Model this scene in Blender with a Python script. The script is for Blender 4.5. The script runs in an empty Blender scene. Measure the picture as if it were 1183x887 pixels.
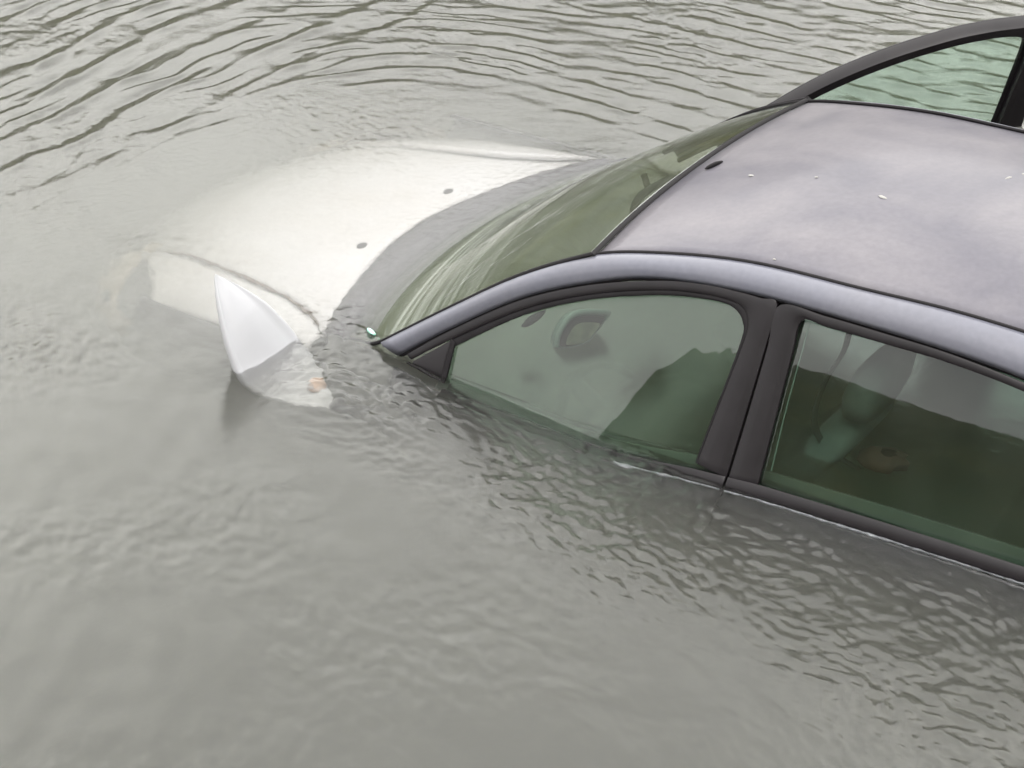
import bpy, bmesh, math, random
import numpy as np
from mathutils import Vector, Matrix

random.seed(7)
sc = bpy.context.scene
COL = sc.collection
R = math.radians

# ------------------------------------------------------------------ helpers
def link(o, parent=None):
    COL.objects.link(o)
    if parent is not None:
        o.parent = parent
    return o

def build(name, verts, faces, mat, parent=None, smooth=True, solid=0.0, sub=0, offset=-1.0, bevel=0.0):
    me = bpy.data.meshes.new(name)
    me.from_pydata([tuple(map(float, v)) for v in verts], [], faces)
    bm = bmesh.new(); bm.from_mesh(me)
    bmesh.ops.remove_doubles(bm, verts=bm.verts, dist=1e-6)
    bmesh.ops.recalc_face_normals(bm, faces=bm.faces)
    bm.to_mesh(me); bm.free()
    for p in me.polygons:
        p.use_smooth = smooth
    mats = mat if isinstance(mat, (list, tuple)) else [mat]
    for m in mats:
        me.materials.append(m)
    o = bpy.data.objects.new(name, me)
    link(o, parent)
    if solid:
        s = o.modifiers.new('thickness', 'SOLIDIFY'); s.thickness = solid; s.offset = offset
    if bevel:
        b = o.modifiers.new('bevel', 'BEVEL'); b.width = bevel; b.segments = 2; b.limit_method = 'ANGLE'
    if sub:
        s = o.modifiers.new('smooth', 'SUBSURF'); s.levels = sub; s.render_levels = sub
    return o

def grid(rows, closed_v=False):
    n, m = len(rows), len(rows[0])
    V = [p for r in rows for p in r]
    F = []
    for i in range(n - 1):
        for j in range(m - (0 if closed_v else 1)):
            k = (j + 1) % m
            F.append((i*m + j, i*m + k, (i+1)*m + k, (i+1)*m + j))
    return V, F

def orient(o, d):
    """flip the mesh so that its average normal looks along d"""
    me = o.data
    s = Vector((0, 0, 0))
    for p in me.polygons:
        s += p.normal * p.area
    if s.dot(Vector(d)) < 0:
        me.flip_normals()
    return o

def interp(poly, t):
    """catmull-rom sample of a polyline, t in 0..1 over the indices"""
    P = np.asarray(poly, float); n = len(P)
    s = min(max(t, 0), 1) * (n - 1); i = min(int(s), n - 2); f = s - i
    p0, p1, p2, p3 = P[max(i-1, 0)], P[i], P[i+1], P[min(i+2, n-1)]
    return 0.5*((2*p1) + (-p0+p2)*f + (2*p0-5*p1+4*p2-p3)*f*f + (-p0+3*p1-3*p2+p3)*f**3)

def dense(poly, n):
    return [interp(poly, i/(n-1)) for i in range(n)]

def tube(path, rad, seg=8, cap=True):
    P = [np.asarray(p, float) for p in path]
    rows = []
    for i, p in enumerate(P):
        d = P[min(i+1, len(P)-1)] - P[max(i-1, 0)]
        d /= np.linalg.norm(d)
        a = np.cross(d, [0, 0, 1.0])
        if np.linalg.norm(a) < 1e-3: a = np.cross(d, [1.0, 0, 0])
        a /= np.linalg.norm(a); b = np.cross(d, a)
        r = rad[i] if isinstance(rad, (list, tuple)) else rad
        rows.append([p + r*(math.cos(2*math.pi*k/seg)*a + math.sin(2*math.pi*k/seg)*b) for k in range(seg)])
    V, F = grid(rows, True)
    if cap:
        F.append(tuple(range(seg))); F.append(tuple(range((len(P)-1)*seg, len(P)*seg)))
    return V, F

def merge(parts):
    V, F = [], []
    for v, f in parts:
        k = len(V); V += list(v); F += [tuple(i + k for i in q) for q in f]
    return V, F

def rbox(cx, cy, cz, sx, sy, sz):
    V = [(cx+sx*a/2, cy+sy*b/2, cz+sz*c/2) for a in (-1, 1) for b in (-1, 1) for c in (-1, 1)]
    F = [(0, 1, 3, 2), (4, 6, 7, 5), (0, 4, 5, 1), (2, 3, 7, 6), (0, 2, 6, 4), (1, 5, 7, 3)]
    return V, F

# ------------------------------------------------------------------ materials
def nodes(name):
    m = bpy.data.materials.new(name); m.use_nodes = True
    nt = m.node_tree; nt.nodes.clear()
    out = nt.nodes.new('ShaderNodeOutputMaterial')
    return m, nt, out

def N(nt, t, **kw):
    n = nt.nodes.new(t)
    for k, v in kw.items():
        if k in n.inputs: n.inputs[k].default_value = v
        else: setattr(n, k, v)
    return n

def ramp(nt, fac, stops):
    r = nt.nodes.new('ShaderNodeValToRGB')
    e = r.color_ramp.elements
    while len(e) > 1: e.remove(e[-1])
    e[0].position, e[0].color = stops[0][0], (*stops[0][1], 1)
    for p, c in stops[1:]:
        q = e.new(p); q.color = (*c, 1)
    nt.links.new(fac, r.inputs[0])
    return r

def simple(name, col, rough=0.5, metal=0.0, spec=0.5, coat=0.0, var=0.25, scale=6.0, bump=0.0, coat_rough=0.05, detail=6):
    m, nt, out = nodes(name)
    b = N(nt, 'ShaderNodeBsdfPrincipled')
    tc = N(nt, 'ShaderNodeTexCoord')
    no = N(nt, 'ShaderNodeTexNoise', Scale=scale, Detail=detail, Roughness=0.6)
    nt.links.new(tc.outputs['Object'], no.inputs['Vector'])
    lo = tuple(c*(1-var) for c in col); hi = tuple(min(1, c*(1+var)) for c in col)
    rp = ramp(nt, no.outputs['Fac'], [(0.3, lo), (0.7, hi)])
    nt.links.new(rp.outputs[0], b.inputs['Base Color'])
    mr = N(nt, 'ShaderNodeMapRange'); mr.inputs[3].default_value = rough*0.8; mr.inputs[4].default_value = min(1, rough*1.25)
    nt.links.new(no.outputs['Fac'], mr.inputs[0]); nt.links.new(mr.outputs[0], b.inputs['Roughness'])
    b.inputs['Metallic'].default_value = metal
    b.inputs['Specular IOR Level'].default_value = spec
    b.inputs['Coat Weight'].default_value = coat
    b.inputs['Coat Roughness'].default_value = coat_rough
    if bump:
        n2 = N(nt, 'ShaderNodeTexNoise', Scale=scale*20, Detail=3.0)
        nt.links.new(tc.outputs['Object'], n2.inputs['Vector'])
        bp = N(nt, 'ShaderNodeBump', Strength=bump, Distance=0.002)
        nt.links.new(n2.outputs['Fac'], bp.inputs['Height']); nt.links.new(bp.outputs[0], b.inputs['Normal'])
    nt.links.new(b.outputs[0], out.inputs[0])
    return m

def paint(name, col, dirt, metal=0.45, coat=0.10, spec=0.16):
    """silver metallic paint under a thin clear coat and a patchy film of dried silt"""
    m, nt, out = nodes(name)
    tc = N(nt, 'ShaderNodeTexCoord')
    b = N(nt, 'ShaderNodeBsdfPrincipled')
    n1 = N(nt, 'ShaderNodeTexNoise', Scale=2.3, Detail=5.0, Roughness=0.55, Distortion=0.5)
    n2 = N(nt, 'ShaderNodeTexNoise', Scale=60.0, Detail=4.0)
    for n in (n1, n2): nt.links.new(tc.outputs['Object'], n.inputs['Vector'])
    film = ramp(nt, n1.outputs['Fac'], [(0.38, (0, 0, 0)), (0.68, (1, 1, 1))])
    mix = N(nt, 'ShaderNodeMix', data_type='RGBA')
    mix.inputs['A'].default_value = (*col, 1)
    mix.inputs['B'].default_value = (*dirt, 1)
    nt.links.new(film.outputs[0], mix.inputs['Factor'])
    mm = N(nt, 'ShaderNodeMix', data_type='RGBA', blend_type='MULTIPLY'); mm.inputs['Factor'].default_value = 1.0
    r2 = ramp(nt, n2.outputs['Fac'], [(0.3, (0.93, 0.93, 0.93)), (0.7, (1.05, 1.05, 1.05))])
    nt.links.new(mix.outputs['Result'], mm.inputs['A']); nt.links.new(r2.outputs[0], mm.inputs['B'])
    nt.links.new(mm.outputs['Result'], b.inputs['Base Color'])
    b.inputs['Metallic'].default_value = metal
    mr = N(nt, 'ShaderNodeMapRange'); mr.inputs[3].default_value = 0.30; mr.inputs[4].default_value = 0.55
    nt.links.new(n1.outputs['Fac'], mr.inputs[0]); nt.links.new(mr.outputs[0], b.inputs['Roughness'])
    b.inputs['Coat Weight'].default_value = coat; b.inputs['Specular IOR Level'].default_value = spec
    mr2 = N(nt, 'ShaderNodeMapRange'); mr2.inputs[3].default_value = 0.03; mr2.inputs[4].default_value = 0.22
    nt.links.new(n1.outputs['Fac'], mr2.inputs[0]); nt.links.new(mr2.outputs[0], b.inputs['Coat Roughness'])
    nt.links.new(b.outputs[0], out.inputs[0])
    return m

def glass(name, tint, dirt=0.03, streaks=False):
    """thin tinted pane: fresnel mirror over a coloured see-through, light silt film"""
    m, nt, out = nodes(name)
    tr = N(nt, 'ShaderNodeBsdfTransparent'); tr.inputs[0].default_value = (*tint, 1)
    gl = N(nt, 'ShaderNodeBsdfGlossy', Roughness=0.0); gl.inputs[0].default_value = (1, 1, 1, 1)
    fr = N(nt, 'ShaderNodeFresnel', IOR=1.56)
    ge = N(nt, 'ShaderNodeNewGeometry')
    inv = N(nt, 'ShaderNodeMath', operation='SUBTRACT'); inv.inputs[0].default_value = 1.0
    nt.links.new(ge.outputs['Backfacing'], inv.inputs[1])
    mu = N(nt, 'ShaderNodeMath', operation='MULTIPLY')
    nt.links.new(fr.outputs[0], mu.inputs[0]); nt.links.new(inv.outputs[0], mu.inputs[1])
    mx = N(nt, 'ShaderNodeMixShader')
    nt.links.new(mu.outputs[0], mx.inputs[0]); nt.links.new(tr.outputs[0], mx.inputs[1]); nt.links.new(gl.outputs[0], mx.inputs[2])
    df = N(nt, 'ShaderNodeBsdfDiffuse'); df.inputs[0].default_value = (0.35, 0.36, 0.30, 1)
    tc = N(nt, 'ShaderNodeTexCoord')
    no = N(nt, 'ShaderNodeTexNoise', Scale=5.0, Detail=6.0, Roughness=0.65)
    nt.links.new(tc.outputs['Object'], no.inputs['Vector'])
    mr = N(nt, 'ShaderNodeMapRange'); mr.inputs[1].default_value = 0.35; mr.inputs[2].default_value = 0.75
    mr.inputs[3].default_value = dirt*0.3; mr.inputs[4].default_value = dirt*1.6
    nt.links.new(no.outputs['Fac'], mr.inputs[0])
    m2 = N(nt, 'ShaderNodeMixShader')
    if streaks:    # reflection streaks painted in pale colour across the screen, following its curve (uv: u across, v up the pane)
        uv = N(nt, 'ShaderNodeUVMap')
        sx = N(nt, 'ShaderNodeSeparateXYZ'); nt.links.new(uv.outputs[0], sx.inputs[0])
        fan = N(nt, 'ShaderNodeMath', operation='MULTIPLY_ADD'); fan.inputs[1].default_value = .16
        nt.links.new(sx.outputs['X'], fan.inputs[0]); nt.links.new(sx.outputs['Y'], fan.inputs[2])
        cb = N(nt, 'ShaderNodeCombineXYZ'); nt.links.new(sx.outputs['X'], cb.inputs[0]); nt.links.new(fan.outputs[0], cb.inputs[1])
        mp = N(nt, 'ShaderNodeMapping'); mp.inputs['Scale'].default_value = (0.7, 60, 1)
        nt.links.new(cb.outputs[0], mp.inputs['Vector'])
        ns = N(nt, 'ShaderNodeTexNoise', Scale=1.0, Detail=8.0, Roughness=0.65, Distortion=0.25)
        nt.links.new(mp.outputs[0], ns.inputs['Vector'])
        ms = N(nt, 'ShaderNodeMapRange'); ms.inputs[1].default_value = 0.42; ms.inputs[2].default_value = 0.66; ms.inputs[3].default_value = 0.0; ms.inputs[4].default_value = 0.50
        nt.links.new(ns.outputs['Fac'], ms.inputs[0])
        band = ramp(nt, fan.outputs[0], [(0.22, (.06, .06, .06)), (0.36, (.10, .10, .10)), (0.43, (1, 1, 1)), (0.54, (.6, .6, .6)), (0.70, (.06, .06, .06))])
        mm = N(nt, 'ShaderNodeMath', operation='MULTIPLY'); nt.links.new(ms.outputs[0], mm.inputs[0]); nt.links.new(band.outputs[0], mm.inputs[1])
        aa = N(nt, 'ShaderNodeMath', operation='ADD'); nt.links.new(mm.outputs[0], aa.inputs[0]); nt.links.new(mr.outputs[0], aa.inputs[1])
        mr = aa
        df.inputs[0].default_value = (0.34, 0.355, 0.33, 1)
    nt.links.new(mr.outputs[0], m2.inputs[0]); nt.links.new(mx.outputs[0], m2.inputs[1]); nt.links.new(df.outputs[0], m2.inputs[2])
    nt.links.new(m2.outputs[0], out.inputs[0])
    return m

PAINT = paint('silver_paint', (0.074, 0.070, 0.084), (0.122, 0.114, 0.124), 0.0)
SKYTINT = paint('sky_tinted_paint', (0.098, 0.099, 0.122), (0.104, 0.103, 0.122), 0.0, 0.25, 0.3)  # silver lightened and blued to paint in the sky's reflection
DOORP = paint('shaded_side_paint', (0.05, 0.05, 0.056), (0.06, 0.06, 0.062), 0.2)  # car paint darkened for shade and silt on the lower sides
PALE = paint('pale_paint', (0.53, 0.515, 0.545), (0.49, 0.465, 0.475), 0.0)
CHAR = simple('charcoal_trim', (0.010, 0.0085, 0.0098), 0.34, spec=0.25, var=0.15, scale=14)
RUB = simple('black_rubber', (0.009, 0.008, 0.009), 0.7, spec=0.15, var=0.3, scale=20)
COWLM = simple('cowl_plastic', (0.030, 0.026, 0.036), 0.6, var=0.15, scale=8)
HEADL = simple('headliner_cloth', (0.50, 0.51, 0.48), 0.95, var=0.08, scale=30, bump=0.4)
SEATM = simple('seat_cloth', (0.07, 0.078, 0.078), 0.95, var=0.25, scale=18, bump=0.6)
DASHM = simple('dash_plastic', (0.10, 0.10, 0.085), 0.7, var=0.2, scale=10)
INTER = simple('door_lining', (0.06, 0.06, 0.055), 0.8, var=0.2, scale=10)
BELT = simple('belt_webbing', (0.03, 0.03, 0.03), 0.8, var=0.2, scale=60)
REDM = simple('red_cloth', (0.030, 0.009, 0.005), 0.8, var=0.3, scale=20)
ORANGE = simple('orange_lens', (0.47, 0.32, 0.245), 0.2, var=0.15, scale=25)
LENS = simple('headlight_lens', (0.62, 0.52, 0.42), 0.25, var=0.25, scale=9)
WHITE = simple('bird_lime', (0.22, 0.215, 0.205), 0.8, var=0.1, scale=60)
MINT = simple('mint_glint', (0.42, 0.80, 0.66), 0.4, var=0.1, scale=40)
BRIGHT = simple('bright_strip', (0.17, 0.178, 0.195), 0.4, metal=0.3, var=0.7, scale=38)
SILT = simple('brown_silt', (0.10, 0.065, 0.05), 0.9, var=0.4, scale=30)
GREYP = simple('grey_plastic', (0.13, 0.155, 0.15), 0.5, var=0.1, scale=20)
DIAL = simple('dial_plastic', (0.13, 0.13, 0.085), 0.3, var=0.5, scale=35)
MIRR = simple('mirror_glass', (0.75, 0.78, 0.74), 0.03, metal=1.0, var=0.02, scale=4)
GL_SIDE = glass('side_glass', (0.70, 0.79, 0.735), 0.010)
GL_FAR = glass('far_glass', (0.84, 0.94, 0.88), 0.06)
GL_WS = glass('windscreen_glass', (0.77, 0.80, 0.75), 0.04, True)

# ------------------------------------------------------------------ camera (car axes: x ahead, y to the near side, z up; water at z = 0)
C = Vector((-3.047969525584099, 4.877335002404616, 2.9278856321694464))
FW = Vector((0.458761575141255, -0.7280158054766123, -0.5094416592213029))
RT = Vector((-0.8383003708122937, -0.5447019905544367, 0.023499569825965336))
UP = Vector((0.29460194410440277, -0.4162844321639466, 0.8601842628575851))
cd = bpy.data.cameras.new('camera'); cam = bpy.data.objects.new('camera', cd); COL.objects.link(cam)
mw = Matrix.Identity(4)
for i in range(3):
    mw[i][0] = RT[i]; mw[i][1] = UP[i]; mw[i][2] = -FW[i]; mw[i][3] = C[i]
cam.matrix_world = mw
cd.sensor_width = 36.0; cd.lens = 2500.0/1183.0*36.0
cd.clip_start = 0.05; cd.clip_end = 2000
sc.camera = cam

# ------------------------------------------------------------------ car
car = bpy.data.objects.new('flooded_car', None); COL.objects.link(car)
car.empty_display_size = 0.3
car['label'] = 'silver car sunk to its window sills in muddy water with far door open'
car['category'] = 'car'

def sideY(x, z):
    """half width of the glasshouse at height z: leans in, with a slight barrel"""
    zz = max(z, -0.1)
    return 0.79 - 0.39*zz

S = [(-.04, .773, .043), (-.227, .718, .184), (-.409, .668, .314), (-.591, .630, .411), (-.778, .609, .465), (-1.03, .592, .508),
     (-1.33, .586, .523), (-1.55, .582, .534), (-1.76, .580, .533), (-2.0, .576, .522), (-2.3, .575, .49), (-2.6, .59, .40), (-2.85, .63, .22), (-3.0, .68, .06)]
_k = [0, .006, .014, .022, .03, .034, .034, .034, .034, .034, .03, .02, .01, 0]
S = [(p[0] + k*.459, p[1] - k*.728, p[2] - k*.509) for p, k in zip(S, _k)]
Fl = [(-.10, .778, .022), (-.242, .738, .133), (-.424, .689, .259), (-.609, .655, .347), (-.795, .631, .407), (-1.05, .619, .438),
      (-1.35, .617, .446), (-1.57, .617, .446), (-1.76, .621, .437), (-2.0, .63, .405), (-2.24, .655, .34), (-2.34, .69, .25), (-2.40, .74, .12), (-2.45, .775, .03)]

def mir(p, s): return (p[0], s*p[1], p[2])

NS = 66
for s in (1, -1):
    a = dense(S, NS); b = dense(Fl, NS)
    rows = []
    for i in range(NS):
        pa, pb = a[i], b[i]
        row = []
        t_w = i/(NS-1)*13
        inw = 0.014 if t_w > 2.6 else 0.010
        row.append(mir(pa + np.array([0, -0.012, -0.010]), s))
        for k in range(9):
            t = k/8
            p = pa*(1-t) + pb*t
            bul = 0.020*math.sin(math.pi*min(1, t*1.02))**0.7 if 0 < t < 1 else 0
            n = np.array([0.10, 0.80, 0.55]); n /= np.linalg.norm(n)
            row.append(mir(p + n*bul, s))
        row.append(mir(pb + np.array([0, -0.012, 0.004]), s))
        rows.append(row)
    V, F = grid(rows)
    o = build('side_rail', V, F, SKYTINT, car); orient(o, (0, s, .4))
    o.modifiers.new('t', 'SOLIDIFY').thickness = 0.012
    # rubber strip lying in the roof ditch
    V, F = tube([mir(p + np.array([0.0, -0.004, 0.001]), s) for p in dense(S, 80)], 0.0048, 6)
    build('roof_gutter_strip', V, F, RUB, car)
    V, F = tube([mir(p + np.array([0.0, -0.010, -0.002]), s) for p in dense(Fl, 90)], 0.008, 6)
    build('door_opening_seal', V, F, RUB, car)

# roof skin
def seam_at(x):
    xs = [p[0] for p in S]; ys = [p[1] for p in S]; zs = [p[2] for p in S]
    dn = dense(S, 200)
    dx = np.array([p[0] for p in dn])[::-1]; dy = np.array([p[1] for p in dn])[::-1]; dz = np.array([p[2] for p in dn])[::-1]
    return float(np.interp(x, dx, dy)), float(np.interp(x, dx, dz))

def roof_pt(u, v):
    x0 = -.600 + u*(-2.36+.600)
    y, z = seam_at(x0)
    e = 1 - v*v
    bow = 0.020*(1-u)**2 - 0.06*u**3
    x = x0 + bow*e
    crown = (0.012 + 0.048*math.sin(math.pi*min(1, u*0.9 + 0.1)))
    return (x, (y - 0.010)*v, z + crown*(1-abs(v)**2.2) - 0.002)
rows = [[roof_pt(i/40, -1 + 2*j/32) for j in range(33)] for i in range(41)]
V, F = grid(rows)
roof = build('roof', V, F, PAINT, car); orient(roof, (0, 0, 1))
roof.modifiers.new('t', 'SOLIDIFY').thickness = 0.008
rows = [[(lambda p: (p[0]-0.01, p[1]*0.985, p[2]-0.03))(roof_pt(i/20, -1 + 2*j/20)) for j in range(21)] for i in range(21)]
V, F = grid(rows)
o = build('headliner', V, F, HEADL, car); orient(o, (0, 0, -1)); o.modifiers.new('t', 'SOLIDIFY').thickness = 0.006

# antenna at the front of the roof
def on_roof(x, y):
    best = None
    for i in range(61):
        u = i/60
        ys, zs = seam_at(-.600 + u*(-2.36+.600))
        v = max(-1, min(1, y/(ys-0.01)))
        p = roof_pt(u, v)
        if best is None or abs(p[0]-x) < best[0]: best = (abs(p[0]-x), p[2])
    return best[1]
az = on_roof(-.645, .04)
rows = []
for k, (h, wx, wy) in enumerate([(0, .009, .034), (.005, .008, .032), (.009, .006, .024), (.012, .004, .012), (.0125, .001, .002)]):
    rows.append([(-.632 + wx*math.cos(t*math.pi/8) - h*0.5 + .25*wy*math.sin(t*math.pi/8), .045 + wy*math.sin(t*math.pi/8), az - 0.002 + h) for t in range(16)])
V, F = grid(rows, True)
ant = build('antenna_base', V, F, RUB, car)
# droppings on the roof
for (x, y, a, b, rot) in [(-.785, .126, .010, .006, .4), (-1.401, -.117, .016, .005, 1.2), (-1.425, -.165, .009, .005, .8), (-1.172, .156, .017, .008, -.3),
                          (-1.06, .53, .006, .004, .2), (-.965, .11, .006, .004, .5)]:
    z = on_roof(x, y)
    rows = []
    nn = 18
    for h, r in ((0.0005, 1.0), (0.0022, 0.75), (0.003, 0.05)):
        rr = random.Random(int(abs(x)*1e4))
        rows.append([(x + .75*r*(a*math.cos(2*math.pi*t/nn)*math.cos(rot) - b*math.sin(2*math.pi*t/nn)*math.sin(rot))*(0.8+0.4*rr.random()),
                      y + .75*r*(a*math.cos(2*math.pi*t/nn)*math.sin(rot) + b*math.sin(2*math.pi*t/nn)*math.cos(rot))*(0.8+0.4*rr.random()), z + h) for t in range(nn)])
    V, F = grid(rows, True)
    build('bird_dropping', V, F, WHITE, roof)

# windscreen
def ws_pt(t, v):
    left = [(.125, .715, -.075), (.06, .742, -.02), (-.046, .765, .040), (-.233, .710, .181), (-.415, .660, .311), (-.598, .621, .409)]
    p = interp(left, t)
    e = 1 - abs(v)**2.1
    bow = 0.13*(1-t) + 0.022*t
    bulge = 0.030*math.sin(math.pi*min(1, t*0.95))
    return (p[0] + bow*e + bulge*e*0.6, p[1]*v, p[2] + bulge*e + (0.018*t)*e)
rows = [[ws_pt(i/28, -1 + 2*j/36) for j in range(37)] for i in range(29)]
V, F = grid(rows)
ws = build('windscreen', V, F, GL_WS, car)
ul = ws.data.uv_layers.new(name='UVMap')
for lp in ws.data.loops:
    ul.data[lp.index].uv = (1 - (lp.vertex_index % 37)/36, (lp.vertex_index//37)/28)
orient(ws, (.5, 0, .8)); ws.modifiers.new('t', 'SOLIDIFY').thickness = 0.004
# seals round the windscreen
edge = [ws_pt(1, -1 + 2*j/40) for j in range(41)]
rows = []
for (x, y, z) in edge:
    rows.append([(x+.017, y, z-.008), (x+.010, y, z+.002), (x-.003, y, z+.004), (x-.006, y, z-.001)])
V, F = grid(rows); build('windscreen_seal', V, F, RUB, ws)
for s in (1, -1):
    V, F = tube([(lambda p: (p[0]+.002, p[1], p[2]+.003))(ws_pt(i/24, s*0.995)) for i in range(25)], 0.006, 6)
    build('windscreen_seal', V, F, RUB, ws)
# mint green blob coloured as the glint of the pane's edge, at the near lower corner
rows = []
for k in range(9):
    t = k/8; r = 0.016*math.sin(math.pi*(0.08 + 0.84*t))
    c = np.array([.055 - .03*t, .690 + .035*t, .012 + .012*t])
    rows.append([c + np.array([r*.9*math.cos(q*math.pi/5), r*.5*math.sin(q*math.pi/5), r*.9*math.sin(q*math.pi/5)]) for q in range(10)])
V, F = grid(rows, True); build('pane_edge_glint', V, F, MINT, ws)

# ---- doors
def panel(name, outer, inner, mat, parent, s, off=0.0, thick=0.008, prof=3, bulge=0.002, xf=None, n=60):
    a = dense([(p[0], p[1], 0) for p in outer], n); b = dense([(p[0], p[1], 0) for p in inner], n)
    rows = []
    for pa, pb in zip(a, b):
        row = []
        for k in range(prof+1):
            t = k/prof
            p = pa*(1-t) + pb*t
            y = sideY(p[0], p[1]) + off + bulge*math.sin(math.pi*t)
            q = (p[0], s*y, p[1])
            row.append(xf(q) if xf else q)
        rows.append(row)
    V, F = grid(rows)
    d = (0, s, .3)
    if xf:
        d = tuple(np.array(xf((0, s, .3))) - np.array(xf((0, 0, 0))))
    o = build(name, V, F, mat, parent); orient(o, d)
    m = o.modifiers.new('t', 'SOLIDIFY'); m.thickness = thick
    bv = o.modifiers.new('b', 'BEVEL'); bv.width = 0.0015; bv.segments = 2; bv.limit_method = 'ANGLE'; bv.angle_limit = R(50)
    return o

F_OUT = [(-.127, .036), (-.242, .129), (-.424, .255), (-.609, .343), (-.795, .403), (-.92, .427), (-1.02, .4345), (-1.075, .4355), (-1.119, .434), (-1.118, .33), (-1.111, .17), (-1.103, .012)]
F_IN = [(-.145, .026), (-.252, .108), (-.436, .234), (-.617, .321), (-.800, .381), (-.92, .404), (-.995, .409), (-1.035, .402), (-1.056, .378), (-1.060, .33), (-1.038, .17), (-1.018, .02)]
F_SEAL = [(-.155, .020), (-.262, .090), (-.442, .220), (-.62, .308), (-.802, .368), (-.92, .392), (-.985, .398), (-1.020, .390), (-1.043, .369), (-1.051, .33), (-1.032, .17), (-1.012, .02)]
R_OUT = [(-1.109, .012), (-1.117, .17), (-1.123, .33), (-1.126, .432), (-1.25, .440), (-1.4, .442), (-1.57, .442), (-1.75, .430), (-1.95, .405), (-2.1, .372), (-2.2, .32), (-2.19, .2), (-2.15, .05)]
R_IN = [(-1.188, .022), (-1.189, .17), (-1.189, .33), (-1.192, .413), (-1.26, .4165), (-1.4, .419), (-1.57, .421), (-1.75, .411), (-1.93, .386), (-2.05, .350), (-2.1, .305), (-2.08, .2), (-2.04, .065)]

def skin(name, x0f, x1f, ztop, mat, parent, s, xf=None, nx=24):
    prof = [(0.0, .800), (-.035, .815), (-.09, .832), (-.16, .842), (-.28, .845), (-.42, .838), (-.56, .815), (-.68, .775)]
    rows = []
    for i in range(nx+1):
        u = i/nx; row = []
        for k in range(22):
            t = k/21
            zz, yy = interp([(a, b, 0) for a, b in prof], t)[:2]
            x = x0f(zz)*(1-u) + x1f(zz)*u
            zt = ztop(x)
            z = zz + zt*(1-t)**2
            taper = -0.05*max(0, (x-0.2))**2 - 0.06*max(0, (-x-2.3))**2
            q = (x, s*(yy + taper), z)
            row.append(xf(q) if xf else q)
        rows.append(row)
    V, F = grid(rows)
    d = (0, s, 0)
    if xf: d = tuple(np.array(xf((0, s, 0))) - np.array(xf((0, 0, 0))))
    o = build(name, V, F, mat, parent); orient(o, d)
    o.modifiers.new('t', 'SOLIDIFY').thickness = 0.01
    return o

def belt_z(x):   # lower edge of the side glass
    return float(np.interp(-x, [.15, .26, .6, .8, 1.0, 1.2, 1.5, 1.7, 2.1], [.02, -.030, -.030, -.020, .008, .026, .039, .046, .056]))

def win(name, top, x0, x1, mat, parent, s, off, xf=None, zlow=None, barrel=0.010, turn=0.0):
    tx = np.array([p[0] for p in top])[::-1]; tz = np.array([p[1] for p in top])[::-1]
    rows = []
    NX, NZ = 44, 20
    for i in range(NX+1):
        x = x0 + (x1-x0)*i/NX
        zt = float(np.interp(x, tx, tz)); zb = zlow(x) if zlow else belt_z(x) - 0.03
        row = []
        for k in range(NZ+1):
            z = zb + (zt-zb)*k/NZ
            u = i/NX
            bar = barrel*(4*u*(1-u)) * 0.6 + barrel*(1-((z-0.15)/0.3)**2)
            q = (x, s*(sideY(x, z) + off + bar - barrel - turn*u), z)
            row.append(xf(q) if xf else q)
        rows.append(row)
    V, F = grid(rows)
    d = (0, s, .35)
    if xf: d = tuple(np.array(xf(d)) - np.array(xf((0, 0, 0))))
    o = build(name, V, F, mat, parent); orient(o, d)
    m = o.modifiers.new('t', 'SOLIDIFY'); m.thickness = 0.004
    return o

def front_door(s, xf=None, gmat=GL_SIDE):
    d = skin('front_door', lambda z: -.10 + .0*z, lambda z: -1.103 + .08*max(0, -z-.02), lambda x: belt_z(x) - .045, DOORP, car, s, xf)
    if xf:   # swung open, so its full depth shows
        panel('window_frame', [(x+.0, z+.010) for x, z in F_OUT], [(x, z-.006) for x, z in F_IN], CHAR, d, s, off=0.004, thick=0.05, xf=xf)
    else:
        panel('window_frame', F_OUT, F_IN, CHAR, d, s, off=0.000, thick=0.02, xf=xf)
    panel('window_seal', F_IN[1:], F_SEAL[1:], RUB, d, s, off=-0.003, thick=0.02, xf=xf)
    # black triangular panel in front of the pane and the upright behind it
    panel('corner_panel', [(-.150, .0235), (-.200, .064), (-.250, .1055)], [(-.152, .014), (-.205, .006), (-.247, .000)], CHAR, d, s, off=-.002, thick=.01, xf=xf, n=14)
    panel('corner_panel_edge', [(-.135, .018), (-.2, .006), (-.262, -.004)], [(-.135, .012), (-.2, -.001), (-.262, -.012)], CHAR, d, s, off=.003, thick=.01, xf=xf, n=14)
    panel('window_seal', [(-.251, .112), (-.249, .05), (-.247, -.01)], [(-.267, .106), (-.265, .05), (-.263, -.01)], RUB, d, s, off=.002, thick=.014, xf=xf, n=14)
    win('window_glass', [(-.20, .085), (-.262, .115), (-.442, .232), (-.62, .318), (-.802, .378), (-.92, .402), (-1.04, .410), (-1.075, .400)], -.235, -1.075, gmat, d, s, -.010, xf)
    xs = np.linspace(-.262, -1.103, 30)
    panel('belt_trim', [(x, belt_z(x)) for x in xs], [(x, belt_z(x) - .039) for x in xs], CHAR, d, s, off=.006, thick=.012, bulge=.004, xf=xf)
    panel('door_lining', [(x, belt_z(x) - .005) for x in xs], [(x, -.55) for x in xs], INTER, d, s, off=-.07, thick=.01, xf=xf)
    panel('inner_sill', [(x, belt_z(x) + .012) for x in xs], [(x, belt_z(x) - .03) for x in xs], INTER, d, s, off=-.035, thick=.03, xf=xf)
    return d

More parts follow.
